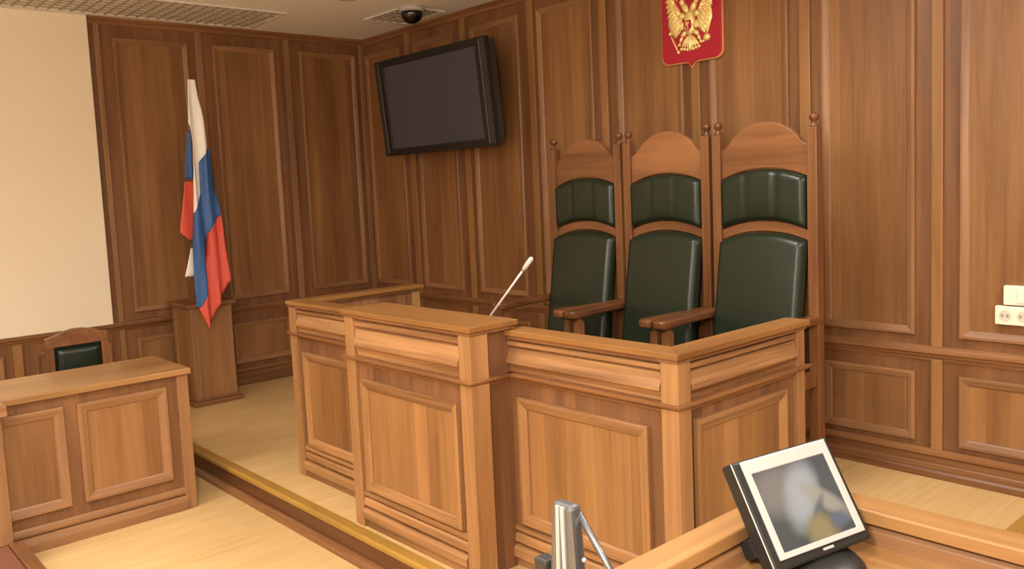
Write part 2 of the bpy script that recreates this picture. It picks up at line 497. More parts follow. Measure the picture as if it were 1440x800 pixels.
# --- left wall: panelling beside the cream plaster
wl = struct(MB().box(XL - 0.1, XL, YF - 0.1, YB, ZL, ZC).build('wall_left', M['wall_z']))
FLW = Face((XL, 0), (0, 1), (1, 0))
LP = [(2.156, 2.722), (2.925, 3.462), (3.700, 4.258)]
for a0, a1 in LP:
    for z0, z1 in ((0.720, 2.783), (0.180, 0.522)):
        f_box(MB(), FLW, a0 + 0.03, a1 - 0.03, 0.0, 0.006, z0 + 0.03, z1 - 0.03).build('panel', M['field_z'], wl)
        f_frame(MB(), FLW, a0, a1, z0, z1).build('panel_frame', [M['mould_y'], M['mould_z']], wl)
for a0, a1 in ((2.785, 2.842), (3.550, 3.606), (4.302, 4.358), (2.028, 2.068)):
    f_box(MB(), FLW, a0, a1, 0, 0.016, 0.66, ZC - 0.05).build('pilaster', M['mould_z'], wl, bevel=0.004)
    f_box(MB(), FLW, a0, a1, 0, 0.016, 0.14, 0.60).build('pilaster', M['mould_z'], wl, bevel=0.004)
for k in range(-4, 6):                                   # wainscot behind the side desk
    y0 = 1.302 + 0.36 * (k - 0) - 0.0
    if y0 + 0.06 < PE_Y - 0.02 and y0 > YF:
        f_box(MB(), FLW, y0, y0 + 0.062, 0, 0.016, 0.0, 0.594).build('pilaster', M['pil_z'], wl, bevel=0.004)
        if y0 + 0.30 < PE_Y:
            f_frame(MB(), FLW, y0 + 0.135, y0 + 0.30, 0.06, 0.525, w=0.035).build('panel_frame', [M['mould_y'], M['mould_z']], wl)
f_strip(MB(), FLW, YF, YB, RAIL).build('chair_rail', M['rail_y'], wl)
struct(f_strip(MB(), FLW, PE_Y, YB, BASE).build('baseboard_left', M['rail_y']))
struct(f_strip(MB(), FLW, YF, PE_Y, [(h, z + ZL) for h, z in BASE]).build('baseboard_left', M['rail_y']))
struct(f_strip(MB(), FLW, 1.99, YB, CROWN).build('trim_2', M['rail_y']))
f_box(MB(), FLW, YF, 1.985, 0, 0.030, 0.655, ZC).build('plaster_panel', M['plaster'], wl, bevel=0.004)

# ------------------------------------------------------------------ judge bench
jb = thing('judge_bench', 'long stepped wooden judge bench with framed panels, standing on the platform', 'bench', (-2.95, 2.3, 0))
BENCH_STACK = [  # ledge, hip with cove, bead under the cap
    ('ledge', [(0, 0.772), (0.008, 0.774), (0.012, 0.782), (0.032, 0.797), (0.034, 0.804), (0.026, 0.807), (0, 0.807)]),
    ('moulding', [(0, 0.812), (0.002, 0.812), (0.003, 0.826), (0.010, 0.840), (0.023, 0.847), (0.024, 0.855), (0.012, 0.880), (0.005, 0.906), (0, 0.908)]),
    ('moulding', [(0, 0.914), (0.006, 0.914), (0.014, 0.919), (0.014, 0.930), (0.006, 0.935), (0, 0.935)])]
PLINTH = [
    [(0, 0.0), (0.006, 0.0), (0.006, 0.036), (0.018, 0.036), (0.026, 0.046), (0.026, 0.078), (0.016, 0.090), (0.006, 0.092), (0, 0.092)],
    [(0, 0.100), (0.008, 0.100), (0.016, 0.108), (0.014, 0.132), (0.006, 0.140), (0, 0.140)],
    [(0, 0.150), (0.006, 0.150), (0.012, 0.156), (0.010, 0.172), (0, 0.176)]]
def bench_face(F, L, ztop, frames, fz=(0.186, 0.706), p0=0.055, p1=0.055):
    """one face of the bench: board, posts at the ends, plinth, frames, frieze, mouldings"""
    d = ztop - 0.945
    f_box(MB(), F, 0, L, -0.05, 0, 0, ztop).build('board', M['bfrieze_z'], jb)
    for a0, a1 in frames:
        f_box(MB(), F, a0 + 0.03, a1 - 0.03, 0.0, 0.005, fz[0] + 0.03, fz[1] - 0.03).build('panel', M['bfield_z'], jb)
        f_frame(MB(), F, a0, a1, fz[0], fz[1], w=0.046).build('panel_frame', [M['bm_' + F.ax], M['bm_z']], jb)
    for nm, pr in BENCH_STACK:
        pr2 = [(h, z if z < 0.81 else 0.815 + (z - 0.815) * (1 + d / 0.13)) for h, z in pr]
        a, b = (p0, L - p1) if nm == 'moulding' else (-0.0, L)
        f_strip(MB(), F, a, b, pr2, ma=(0 if nm == 'moulding' else (1 if p0 else 0)), mb_=(0 if nm == 'moulding' else (1 if p1 else 0))).build(nm, M[('bm_' if nm == 'moulding' else 'led_') + F.ax], jb)
    for pr in PLINTH:
        f_strip(MB(), F, p0, L - p1, pr).build('plinth_moulding', M['bm_' + F.ax], jb)
def bench_post(x0, x1, y0, y1, ztop, z0=0.0):
    MB().box(x0, x1, y0, y1, z0, ztop).build('corner_post', M['bm_z'], jb, bevel=0.003)
YLW, YM, YRW = 2.205, 2.044, 2.25
XB0, XM0, XM1, XB1 = -4.235, -3.385, -2.515, -1.70
ZW, ZM = 0.945, 0.985
bench_face(Face((XB0, YLW), (1, 0), (0, -1)), XM0 - XB0, ZW, [(0.10, 0.76)], p1=0.0)
bench_face(Face((XM0, YM), (1, 0), (0, -1)), XM1 - XM0, ZM, [(0.085, 0.785)])
bench_face(Face((XM1, YRW), (1, 0), (0, -1)), XB1 - XM1, ZW, [(0.045, 0.70)], fz=(0.19, 0.712), p0=0.0)
bench_face(Face((XB1, YRW), (0, 1), (1, 0)), 0.785, ZW, [(0.085, 0.66)], fz=(0.19, 0.736))
bench_face(Face((XB0, 3.02), (0, -1), (-1, 0)), 0.815, ZW, [(0.085, 0.69)])
# returns of the projecting middle
f_box(MB(), Face((XM1, YM), (0, 1), (1, 0)), 0, 0.21, -0.05, 0, 0, ZM).build('board', M['bfrieze_z'], jb)
f_strip(MB(), Face((XM1, YM), (0, 1), (1, 0)), 0, 0.20, BENCH_STACK[0][1], ma=1).build('ledge', M['led_y'], jb)
f_box(MB(), Face((XM0, YM), (0, 1), (-1, 0)), 0, 0.17, -0.05, 0, 0, ZM).build('board', M['bfrieze_z'], jb)
f_strip(MB(), Face((XM0, YM), (0, 1), (-1, 0)), 0, 0.165, BENCH_STACK[0][1], ma=1).build('ledge', M['led_y'], jb)
p = 0.019
bench_post(XM1 - 0.052, XM1 + p, YM - p, YM + 0.075, ZM)
bench_post(XM0 - p, XM0 + 0.052, YM - p, YM + 0.06, ZM)
bench_post(XB1 - 0.052, XB1 + p, YRW - p, YRW + 0.052, ZW)
bench_post(XB1 - 0.045, XB1 + p, 2.985, 3.037, ZW)
bench_post(XB0 - p, XB0 + 0.052, YLW - p, YLW + 0.052, ZW)
bench_post(XB0 - p, XB0 + 0.056, 2.97, 3.026, ZW)
# caps
def inset(pts, d):
    n = len(pts); out = []
    A2 = sum(pts[i][0] * pts[(i + 1) % n][1] - pts[(i + 1) % n][0] * pts[i][1] for i in range(n))
    sg = 1 if A2 > 0 else -1
    for i in range(n):
        p0, p1, p2 = Vector(pts[i - 1]), Vector(pts[i]), Vector(pts[(i + 1) % n])
        e1, e2 = (p1 - p0).normalized(), (p2 - p1).normalized()
        n1, n2 = Vector((-e1.y, e1.x)) * sg, Vector((-e2.y, e2.x)) * sg
        b = (n1 + n2) / max(0.2, 1 + n1.dot(n2))
        q = p1 + b * d
        out.append((q.x, q.y))
    return out
def cap(pts, z, m):
    mb = MB(); mb.prism(pts, lambda q: (q[0], q[1], z + 0.014), lambda q: (q[0], q[1], z + 0.036))
    mb.build('cap', M[m], jb, bevel=0.003)
    low = inset(pts, 0.010)
    mb = MB(); mb.prism(low, lambda q: (q[0], q[1], z), lambda q: (q[0], q[1], z + 0.014))
    mb.build('cap_moulding', M['led_' + m[-1]], jb)
cap([(XM0 - 0.035, YM - 0.032), (XM1 + 0.035, YM - 0.032), (XM1 + 0.035, YM + 0.225), (XM0 - 0.035, YM + 0.225)], ZM, 'cap_x')
cap([(XM1 + 0.0, YRW - 0.03), (XB1 + 0.03, YRW - 0.03), (XB1 - 0.075, YRW + 0.075), (XM1 + 0.0, YRW + 0.075)], ZW, 'cap_x')
cap([(XB1 + 0.03, YRW - 0.03), (XB1 + 0.03, 3.06), (XB1 - 0.075, 3.06), (XB1 - 0.075, YRW + 0.075)], ZW, 'cap_y')
cap([(XB0 - 0.03, YLW - 0.03), (XM0 + 0.0, YLW - 0.03), (XM0 + 0.0, YLW + 0.075), (XB0 + 0.075, YLW + 0.075)], ZW, 'cap_x')
cap([(XB0 - 0.03, YLW - 0.03), (XB0 + 0.075, YLW + 0.075), (XB0 + 0.075, 3.045), (XB0 - 0.03, 3.045)], ZW, 'cap_y')
for x0, x1, y0, y1 in ((XB1 - 0.06, XB1 + 0.0215, YRW - 0.0215, YRW + 0.06), (XB0 - 0.0215, XB0 + 0.06, YLW - 0.0215, YLW + 0.06)):
    MB().box(x0, x1, y0, y1, ZW + 0.0005, ZW + 0.0135).build('cap_moulding', M['led_x'], jb)
# writing surface inside
MB().box(XB0 + 0.06, XB1 - 0.06, 2.32, 2.86, 0.725, 0.755).build('desktop', M['cap_x'], jb, bevel=0.004)
for xx in (-3.9, -2.95, -2.0):
    MB().box(xx - 0.015, xx + 0.015, 2.34, 2.80, 0.0, 0.725).build('support_panel', M['bfrieze_z'], jb)

# ------------------------------------------------------------------ judge chairs
def arc_pts(hw, ze, zc, n=12):
    """arch from (-hw, ze) over (0, zc) to (hw, ze) as a circular arc"""
    s = zc - ze
    R = (hw * hw + s * s) / (2 * s)
    th = math.asin(min(1, hw / R))
    return [(R * math.sin(-th + 2 * th * i / n), zc - R + R * math.cos(-th + 2 * th * i / n)) for i in range(n + 1)]

def cushion(name, parent, xs_of, z0, z1, y_of, thick, edge, mat, nx=14, nz=16, seams=(), top_arc=0.0, bot_arc=0.0):
    """padded panel: rounded front facing -y, curved top / bottom outline"""
    mb = MB(); vs = []; fs = []
    for j in range(nz + 1):
        t = j / nz
        for i in range(nx + 1):
            s_ = i / nx * 2 - 1
            arc = 1 - s_ * s_
            za = z0 + bot_arc * arc; zb = z1 + top_arc * arc
            z = za + (zb - za) * t
            hw = xs_of(t)
            x_ = hw * s_
            ex = min(1.0, (1 - abs(s_)) * hw / edge); ez = min(1.0, min(t, 1 - t) * (zb - za) / edge)
            rnd = math.sqrt(max(0, 1 - (1 - ex) ** 2)) * math.sqrt(max(0, 1 - (1 - ez) ** 2))
            dep = thick * (0.25 + 0.75 * rnd) + 0.008 * arc * 4 * t * (1 - t)
            for sx in seams:
                dep -= 0.010 * math.exp(-((x_ - sx) / 0.010) ** 2)
            vs.append((x_, y_of(t) - dep, z))
    w = nx + 1
    for j in range(nz):
        for i in range(nx):
            fs.append((j * w + i, j * w + i + 1, (j + 1) * w + i + 1, (j + 1) * w + i))
    k = len(vs)
    rim = [i for i in range(w)] + [(j + 1) * w - 1 for j in range(1, nz + 1)] + [nz * w + i for i in range(nx - 1, -1, -1)] + [j * w for j in range(nz - 1, 0, -1)]
    for r in rim:
        t = (r // w) / nz
        vs.append((vs[r][0], y_of(t) + 0.004, vs[r][2]))
    m_ = len(rim)
    for i in range(m_):
        fs.append((rim[i], rim[(i + 1) % m_], k + (i + 1) % m_, k + i))
    fs.append(tuple(range(k, k + m_)))
    mb.add(vs, fs)
    return mb.build(name, mat, parent, smooth=True, org=(0, 0, 0))

def make_judge_chair():
    t = thing('judge_chair', '', 'chair', (0, 0, 0))
    HW = 0.269
    for s in (-1, 1):
        xc = s * HW
        MB().box(xc - 0.026, xc + 0.026, -0.03, 0.03, 0, 1.765).build('back_post', M['chair_z'], t, bevel=0.004, org=(0, 0, 0))
        f = MB().lathe((xc, 0, 1.765), [(0.022, 0), (0.024, 0.006), (0.012, 0.014), (0.010, 0.026), (0.020, 0.034), (0.024, 0.046), (0.021, 0.058), (0.010, 0.066), (0.003, 0.069)], 14)
        f.build('finial', M['arm_y'], t, smooth=True, org=(0, 0, 0))
        # arm: flared and rounded at the front
        prof = ((0.02, 0.026), (-0.20, 0.028), (-0.38, 0.040), (-0.46, 0.052), (-0.52, 0.056), (-0.555, 0.048), (-0.572, 0.028))
        pts = [(xc + s * 0.032, y) for y, h in prof] + [(xc - s * h, y) for y, h in reversed(prof)]
        pts[len(prof) - 1] = (xc + s * 0.018, -0.572); pts[len(prof) - 2] = (xc + s * 0.030, -0.555)
        mb = MB(); mb.prism(pts, lambda q: (q[0], q[1], 0.808), lambda q: (q[0], q[1], 0.850))
        mb.build('armrest', M['arm_y'], t, bevel=0.012, org=(0, 0, 0))
        mb = MB().box(xc - 0.022, xc + 0.022, -0.50, -0.452, 0.0, 0.780)
        mb.lathe((xc, -0.476, 0.776), [(0.022, 0), (0.026, 0.008), (0.018, 0.016), (0.024, 0.026), (0.026, 0.034)], 14)
        mb.build('front_post', M['chair_z'], t, bevel=0.004, org=(0, 0, 0))
        MB().box(xc - 0.014, xc + 0.014, -0.452, -0.03, 0.50, 0.575).build('side_rail', M['chair_z'], t, bevel=0.003, org=(0, 0, 0))
        MB().box(xc - 0.012, xc + 0.012, -0.452, -0.03, 0.14, 0.18).build('stretcher', M['chair_z'], t, bevel=0.003, org=(0, 0, 0))
    hw = HW - 0.026
    def board(name, lower, upper, y0, y1, m):
        pts = lower + upper[::-1]
        mb = MB(); mb.prism(pts, lambda q: (q[0], y0, q[1]), lambda q: (q[0], y1, q[1]))
        mb.build(name, m, t, bevel=0.004, org=(0, 0, 0))
    crown = [(-hw, 1.680)] + [(xx, zz) for xx, zz in arc_pts(0.205, 1.705, 1.812, 14)] + [(hw, 1.680)]
    low = arc_pts(hw, 1.528, 1.580, 16)
    board('crest', low, crown, -0.012, 0.022, M['chair_x'])
    board('middle_rail', arc_pts(hw, 1.215, 1.262, 12), arc_pts(hw, 1.266, 1.314, 12), -0.014, 0.022, M['chair_x'])
    MB().box(-hw, hw, -0.006, 0.018, 0.50, 0.58).build('lower_rail', M['chair_x'], t, org=(0, 0, 0))
    MB().box(-hw, hw, 0.012, 0.024, 0.56, 1.24).build('back_board', M['chair_z'], t, org=(0, 0, 0))
    MB().box(-hw, hw, 0.010, 0.022, 1.26, 1.54).build('back_board', M['chair_z'], t, org=(0, 0, 0))
    cushion('headrest', t, lambda q: hw - 0.004, 1.268, 1.528, lambda q: 0.0, 0.05, 0.022, M['leather'], nx=30, seams=(-0.085, 0.085), top_arc=0.046, bot_arc=0.044)
    cushion('back_cushion', t, lambda q: hw - 0.004 + 0.0 * q, 0.57, 1.216, lambda q: -0.115 + 0.105 * q, 0.062, 0.020, M['leather'], nx=30, nz=34, top_arc=0.042)
    # seat
    MB().box(-hw - 0.01, hw + 0.01, -0.47, -0.03, 0.49, 0.56).build('seat_frame', M['chair_x'], t, bevel=0.004, org=(0, 0, 0))
    mb = MB(); vs = []; fs = []
    n = 12
    for j in range(n + 1):
        for i in range(n + 1):
            u_, v_ = i / n * 2 - 1, j / n * 2 - 1
            e = (1 - abs(u_) ** 6) * (1 - abs(v_) ** 6)
            vs.append((u_ * (hw - 0.004), -0.26 + v_ * 0.215, 0.555 + 0.055 * e))
    for j in range(n):
        for i in range(n):
            k = j * (n + 1) + i
            fs.append((k, k + 1, k + n + 2, k + n + 1))
    mb.add(vs, fs).build('seat_cushion', M['leather'], t, smooth=True, org=(0, 0, 0))
    return t

def dup(root, loc):
    r = root.copy(); COL.objects.link(r); r.location = loc
    for ch in list(root.children):
        c = ch.copy(); COL.objects.link(c); c.parent = r
        for g in list(ch.children):
            d = g.copy(); COL.objects.link(d); d.parent = c
    return r

jc = make_judge_chair()
jc.location = (-2.365, 3.90, 0)
jc['label'] = 'tall green leather judge chair at the right end of the row, nearest the sockets'
jc['group'] = 'judge chairs behind the bench'
j2 = dup(jc, (-2.975, 3.90, 0))
j2['label'] = 'tall green leather judge chair in the middle of the row, under the red crest'
j3 = dup(jc, (-3.585, 3.90, 0))
j3['label'] = 'tall green leather judge chair at the left end of the row, nearest the television'

# ------------------------------------------------------------------ television
tvt = 0.094
tv = thing('television', 'black flat television tilted forward on the panelled back wall, screen off', 'television', (-5.319, 4.05, 2.227))
tv.rotation_euler = (tvt, 0, 0)
O0 = (0, 0, 0)
w2, h2 = 0.700, 0.387
mb = MB()                                     # bezel: four mitred bars
ow, oh, iw, ih = w2, h2, 0.584, 0.331
def ring(mb, ow, oh, iw, ih, y0, y1, yi):
    A = [(-ow, -oh), (ow, -oh), (ow, oh), (-ow, oh)]; B = [(-iw, -ih), (iw, -ih), (iw, ih), (-iw, ih)]
    vs = [(x_, y1, z_) for x_, z_ in A] + [(x_, y0, z_) for x_, z_ in A] + [(x_, y0, z_) for x_, z_ in B] + [(x_, yi, z_) for x_, z_ in B]
    fs = []
    for k in range(4):
        n_ = (k + 1) % 4
        fs += [(k, n_, 4 + n_, 4 + k), (4 + k, 4 + n_, 8 + n_, 8 + k), (8 + k, 8 + n_, 12 + n_, 12 + k)]
    return mb.add(vs, fs)
ring(mb, w2, h2, iw, ih, 0.0, 0.045, 0.012).build('bezel', M['black'], tv, bevel=0.004, org=O0)
MB().box(-iw, iw, 0.012, 0.02, -ih, ih).build('screen', M['tvscreen'], tv, org=O0)
for s in (-1, 1):
    MB().box(s * 0.640 - 0.003, s * 0.640 + 0.003, -0.003, 0.001, -h2 + 0.02, h2 - 0.02).build('trim_strip', M['tvline'], tv, org=O0)
    MB().box(s * 0.672 - 0.020, s * 0.672 + 0.020, -0.002, 0.001, -h2 + 0.02, h2 - 0.02).build('speaker_grille', M['darkgrey'], tv, org=O0)
MB().box(-w2 + 0.015, w2 - 0.012, 0.045, 0.115, -h2 + 0.015, h2 - 0.015).build('rear_case', M['darkgrey'], tv, bevel=0.012, org=O0)
MB().box(-0.30, 0.30, 0.115, 0.24, -0.20, 0.22).build('wall_bracket', M['black'], tv, bevel=0.01, org=O0)

# ------------------------------------------------------------------ coat of arms
CA = (-3.100, YB, 2.46)
ca = thing('coat_of_arms', 'red shield with golden double-headed eagle high on the back wall', 'coat of arms', CA)
def shield(hw_, zb, zt, point, n=6, r=0.05):
    """outline with flat top, rounded lower corners and a small point"""
    pts = [(-hw_, zt), (-hw_, zb + r)]
    for i in range(1, n + 1):
        a = PI + (PI / 2) * i / n
        pts.append((-hw_ + r + r * math.cos(a), zb + r + r * math.sin(a)))
    pts += [(-0.05, zb), (-0.022, zb - 0.006), (0.0, zb - point), (0.022, zb - 0.006), (0.05, zb)]
    for i in range(n + 1):
        a = -PI / 2 + (PI / 2) * i / n
        pts.append((hw_ - r + r * math.cos(a), zb + r + r * math.sin(a)))
    pts += [(hw_, zt)]
    return pts
for nm, mt, hw_, zb, zt, pt, y0, y1 in (('rim', 'goldrim', 0.220, 2.232, 2.735, 0.036, YB - 0.028, YB - 0.006), ('field', 'red', 0.209, 2.243, 2.724, 0.030, YB - 0.036, YB - 0.02)):
    pts = shield(hw_, zb, zt, pt)
    mb = MB(); mb.prism(pts, lambda q: (CA[0] + q[0], y1, q[1]), lambda q: (CA[0] + q[0], y0, q[1]))
    mb.build(nm, M[mt], ca, bevel=0.003)
YE = YB - 0.040
def eb(mb, u, z, ru, rz, ang=0.0, h=0.012, dy=0.0, seg=8):
    c_, s_ = math.cos(ang), math.sin(ang)
    mb.blob((CA[0] + u, YE - dy, z), (ru * c_, 0, ru * s_), (-rz * s_, 0, rz * c_), (0, h, 0), seg=seg, rings=6)
def seg_(mb, u0, z0, u1, z1, wdt, h=0.010, dy=0.0):
    L = math.hypot(u1 - u0, z1 - z0)
    eb(mb, (u0 + u1) / 2, (z0 + z1) / 2, L / 2, wdt, math.atan2(z1 - z0, u1 - u0), h, dy)
eg = MB()
eb(eg, 0, 2.475, 0.040, 0.062, 0, 0.026)                                 # breast
eb(eg, 0, 2.435, 0.036, 0.050, 0, 0.022)
for s in (-1, 1):
    # neck and head
    seg_(eg, s * 0.012, 2.52, s * 0.045, 2.585, 0.020, 0.016)
    seg_(eg, s * 0.042, 2.57, s * 0.058, 2.615, 0.015, 0.016)
    eb(eg, s * 0.066, 2.622, 0.018, 0.014, 0, 0.016)
    seg_(eg, s * 0.076, 2.624, s * 0.100, 2.614, 0.006, 0.008)            # beak
    seg_(eg, s * 0.080, 2.614, s * 0.096, 2.606, 0.004, 0.006)
    for k in range(4):                                                    # neck feathers
        seg_(eg, s * (0.030 + 0.008 * k), 2.555 + 0.014 * k, s * (0.048 + 0.008 * k), 2.540 + 0.016 * k, 0.006, 0.012)
    # wing arm
    seg_(eg, s * 0.030, 2.505, s * 0.075, 2.515, 0.022, 0.020)
    seg_(eg, s * 0.065, 2.505, s * 0.118, 2.595, 0.020, 0.020)
    seg_(eg, s * 0.105, 2.575, s * 0.142, 2.665, 0.014, 0.016)
    eb(eg, s * 0.106, 2.480, 0.054, 0.092, -s * 0.12, 0.010)
    eb(eg, s * 0.128, 2.575, 0.034, 0.080, -s * 0.25, 0.009)
    # long feathers of the wing
    N = 11
    for k in range(N):
        q = k / (N - 1)
        ru = 0.060 + 0.072 * q; rz_ = 2.475 + 0.165 * q
        tu = 0.112 + 0.064 * math.sin(q * PI / 2 * 1.05); tz = 2.384 + 0.300 * q ** 1.25
        seg_(eg, s * ru, rz_, s * tu, tz, 0.0125, 0.012, 0.004)
    for k in range(8):                                                    # covert feathers
        q = k / 7
        ru = 0.062 + 0.058 * q; rz_ = 2.500 + 0.125 * q
        tu = 0.104 + 0.050 * q; tz = 2.430 + 0.190 * q
        seg_(eg, s * ru, rz_, s * tu, tz, 0.009, 0.014, 0.008)
    for k in range(4):                                                    # small feathers by the shoulder
        seg_(eg, s * (0.034 + 0.012 * k), 2.478, s * (0.050 + 0.014 * k), 2.420, 0.008, 0.012, 0.004)
    # leg, foot
    seg_(eg, s * 0.024, 2.420, s * 0.062, 2.385, 0.016, 0.016)
    seg_(eg, s * 0.055, 2.392, s * 0.072, 2.352, 0.010, 0.012)
    for k in (-1, 0, 1):
        seg_(eg, s * 0.072, 2.356, s * (0.082 + 0.010 * k), 2.334, 0.004, 0.008)
    # tail scrolls
    for k in range(3):
        q = (k + 1) / 3
        seg_(eg, s * 0.008 * q, 2.392, s * 0.062 * q, 2.312 + 0.012 * q, 0.011, 0.012)
        eb(eg, s * 0.062 * q, 2.306 + 0.012 * q, 0.011, 0.011, 0, 0.012)
seg_(eg, 0, 2.40, 0, 2.292, 0.013, 0.014)
eg.build('eagle', M['gold'], ca, smooth=True)
cr = MB()                                                                 # three crowns and the ribbon
for cu, cz, k in ((-0.062, 2.645, 0.75), (0.062, 2.645, 0.75), (0.0, 2.672, 1.05)):
    eb(cr, cu, cz, 0.022 * k, 0.006 * k, 0, 0.012)
    for a in (-1, 0, 1):
        seg_(cr, cu + a * 0.016 * k, cz, cu + a * 0.010 * k, cz + 0.030 * k, 0.007 * k, 0.012)
    eb(cr, cu, cz + 0.036 * k, 0.006 * k, 0.008 * k, 0, 0.010)
for s in (-1, 1):
    seg_(cr, 0, 2.668, s * 0.03, 2.640, 0.004, 0.006)
cr.build('crown', M['gold'], ca, smooth=True)
sp = MB()
seg_(sp, -0.142, 2.415, -0.086, 2.300, 0.0055, 0.008)
eb(sp, -0.086, 2.302, 0.010, 0.012, 0, 0.010); eb(sp, -0.144, 2.420, 0.009, 0.012, 0, 0.010)
sp.build('sceptre', M['gold'], ca, smooth=True)
ob = MB()
eb(ob, 0.118, 2.362, 0.024, 0.024, 0, 0.018)
seg_(ob, 0.118, 2.382, 0.130, 2.418, 0.005, 0.008); seg_(ob, 0.112, 2.402, 0.138, 2.408, 0.004, 0.007)
seg_(ob, 0.080, 2.350, 0.105, 2.340, 0.006, 0.008)
ob.build('orb', M['gold'], ca, smooth=True)
bs = MB()
pts = [(-0.024, 2.475), (-0.024, 2.430), (-0.012, 2.418), (0, 2.412), (0.012, 2.418), (0.024, 2.430), (0.024, 2.475)]
bs.prism(pts, lambda q: (CA[0] + q[0], YE - 0.018, q[1]), lambda q: (CA[0] + q[0], YE - 0.030, q[1]))
b_ = bs.build('breast_shield', M['red'], ca, bevel=0.002)
rd = MB()
for a in ((-0.012, 2.445, 0.010, 2.452, 0.006), (0.006, 2.450, 0.014, 2.466, 0.004), (-0.002, 2.450, 0.000, 2.470, 0.005), (-0.012, 2.440, -0.014, 2.424, 0.003), (0.006, 2.442, 0.010, 2.426, 0.003), (-0.016, 2.424, 0.016, 2.420, 0.003), (-0.014, 2.468, 0.012, 2.424, 0.0016)):
    seg_(rd, *a[:4], a[4], 0.005, 0.031)
rd.build('rider', M['gold'], ca, smooth=True)

# ------------------------------------------------------------------ flag on its pedestal
pd = thing('flag_pedestal', 'square wooden pedestal with corner strips, standing under the flag by the left wall', 'pedestal', (-6.42, 2.575, 0))
px0, px1, py0, py1 = -6.60, -6.255, 2.415, 2.725
MB().box(px0, px1, py0, py1, 0.0, 0.745).build('shaft', M['field_z'], pd)
MB().box(px0 - 0.012, px1 + 0.035, py0 - 0.035, py1 + 0.045, 0.0, 0.035).build('base', M['rail_y'], pd, bevel=0.006)
MB().box(px0 - 0.01, px1 + 0.018, py0 - 0.018, py1 + 0.02, 0.035, 0.055).build('base_moulding', M['rail_y'], pd, bevel=0.006)
for ax_, ay_ in ((px0, py0), (px1, py0), (px0, py1), (px1, py1)):
    sx = 1 if ax_ == px1 else -1; sy = 1 if ay_ == py1 else -1
    mb = MB().box(min(ax_ + sx * 0.008, ax_ - sx * 0.045), max(ax_ + sx * 0.008, ax_ - sx * 0.045), min(ay_ + sy * 0.008, ay_ - sy * 0.045), max(ay_ + sy * 0.008, ay_ - sy * 0.045), 0.055, 0.745)
    mb.build('corner_strip', M['mould_z'], pd, bevel=0.003)
MB().box(px0 - 0.012, px1 + 0.016, py0 - 0.018, py1 + 0.018, 0.735, 0.752).build('neck_moulding', M['rail_y'], pd, bevel=0.005)
MB().box(px0 - 0.015, px1 + 0.035, py0 - 0.04, py1 + 0.04, 0.752, 0.782).build('top_slab', M['rail_y'], pd, bevel=0.006)

fg = thing('flag', 'white, blue and red flag hanging in folds from an upright staff', 'flag', (-6.40, 2.56, 0.782))
XFp = -6.19
def interp(tab, z):
    tab = sorted(tab, key=lambda q: -q[1])
    if z >= tab[0][1]: return tab[0][0]
    for (a, za), (b, zb_) in zip(tab, tab[1:]):
        if z >= zb_:
            return a + (b - a) * ((za - z) / max(1e-9, za - zb_))
    return tab[-1][0]
FLl = [(2.507, 2.430), (2.482, 2.115), (2.496, 2.080), (2.502, 1.975), (2.482, 1.691), (2.473, 1.456), (2.458, 1.252), (2.448, 0.967), (2.450, 0.770), (2.462, 0.747), (2.515, 0.594)]
FRr = [(2.560, 2.431), (2.575, 2.287), (2.604, 2.106), (2.623, 1.944), (2.636, 1.897), (2.656, 1.664), (2.677, 1.439), (2.694, 1.229), (2.711, 0.940), (2.596, 0.731), (2.524, 0.594)]
B1 = [(2.620, 1.944), (2.549, 1.825), (2.542, 1.605), (2.476, 1.461)]
B2 = [(2.674, 1.432), (2.566, 1.297), (2.542, 1.065), (2.531, 0.851), (2.486, 0.766), (2.463, 0.747)]
def fold(y, z):
    k = min(1, (2.45 - z) / 0.5)
    return 0.020 * k * math.sin((y - 2.5) * 62 + z * 1.1) + 0.008 * k * math.sin((y - 2.5) * 131 - z * 2)
zs = sorted(set([2.4304 - i * 0.03 for i in range(63)] + [z_ for t_ in (FLl, FRr, B1, B2) for _, z_ in t_]), reverse=True)
zs = [z_ for z_ in zs if z_ >= 0.5940]
cl = MB()
def cells(fa, fb, mi, zt, zb_, n=8, dx=0.0, fl_=fold):
    zz = [z_ for z_ in zs if zb_ - 1e-6 <= z_ <= zt + 1e-6]
    vs, fs = [], []
    for z_ in zz:
        a, b = fa(z_), fb(z_)
        for i in range(n + 1):
            y_ = a + (b - a) * i / n
            vs.append((XFp + dx + fl_(y_, z_), y_, z_))
    for j in range(len(zz) - 1):
        for i in range(n):
            k = j * (n + 1) + i
            fs.append((k, k + 1, k + n + 2, k + n + 1))
    cl.add(vs, fs, mi)
L_ = lambda z_: interp(FLl, z_); R_ = lambda z_: interp(FRr, z_)
b1 = lambda z_: R_(z_) if z_ > 1.9440 else (L_(z_) if z_ < 1.4606 else min(max(interp(B1, z_), L_(z_)), R_(z_)))
b2 = lambda z_: R_(z_) if z_ > 1.4321 else (L_(z_) if z_ < 0.7473 else min(max(interp(B2, z_), L_(z_)), R_(z_)))
cells(L_, b1, 0, 2.4304, 1.4606)
cells(b1, b2, 1, 1.9440, 0.7473)
cells(b2, R_, 2, 1.4321, 0.5940)
back_fold = lambda y, z: -0.055 + 0.004 * math.sin((y - 2.4) * 60)
cells(lambda z_: interp([(2.496, 2.0757), (2.448, 1.6915)], z_), lambda z_: interp([(2.515, 2.0757), (2.511, 1.6915)], z_), 1, 2.0757, 1.6915, fl_=back_fold)
cells(lambda z_: interp([(2.448, 1.6915), (2.393, 1.393), (2.383, 1.3181), (2.456, 1.2523)], z_), lambda z_: interp([(2.511, 1.6915), (2.496, 1.2523)], z_), 2, 1.6915, 1.2523, fl_=back_fold)
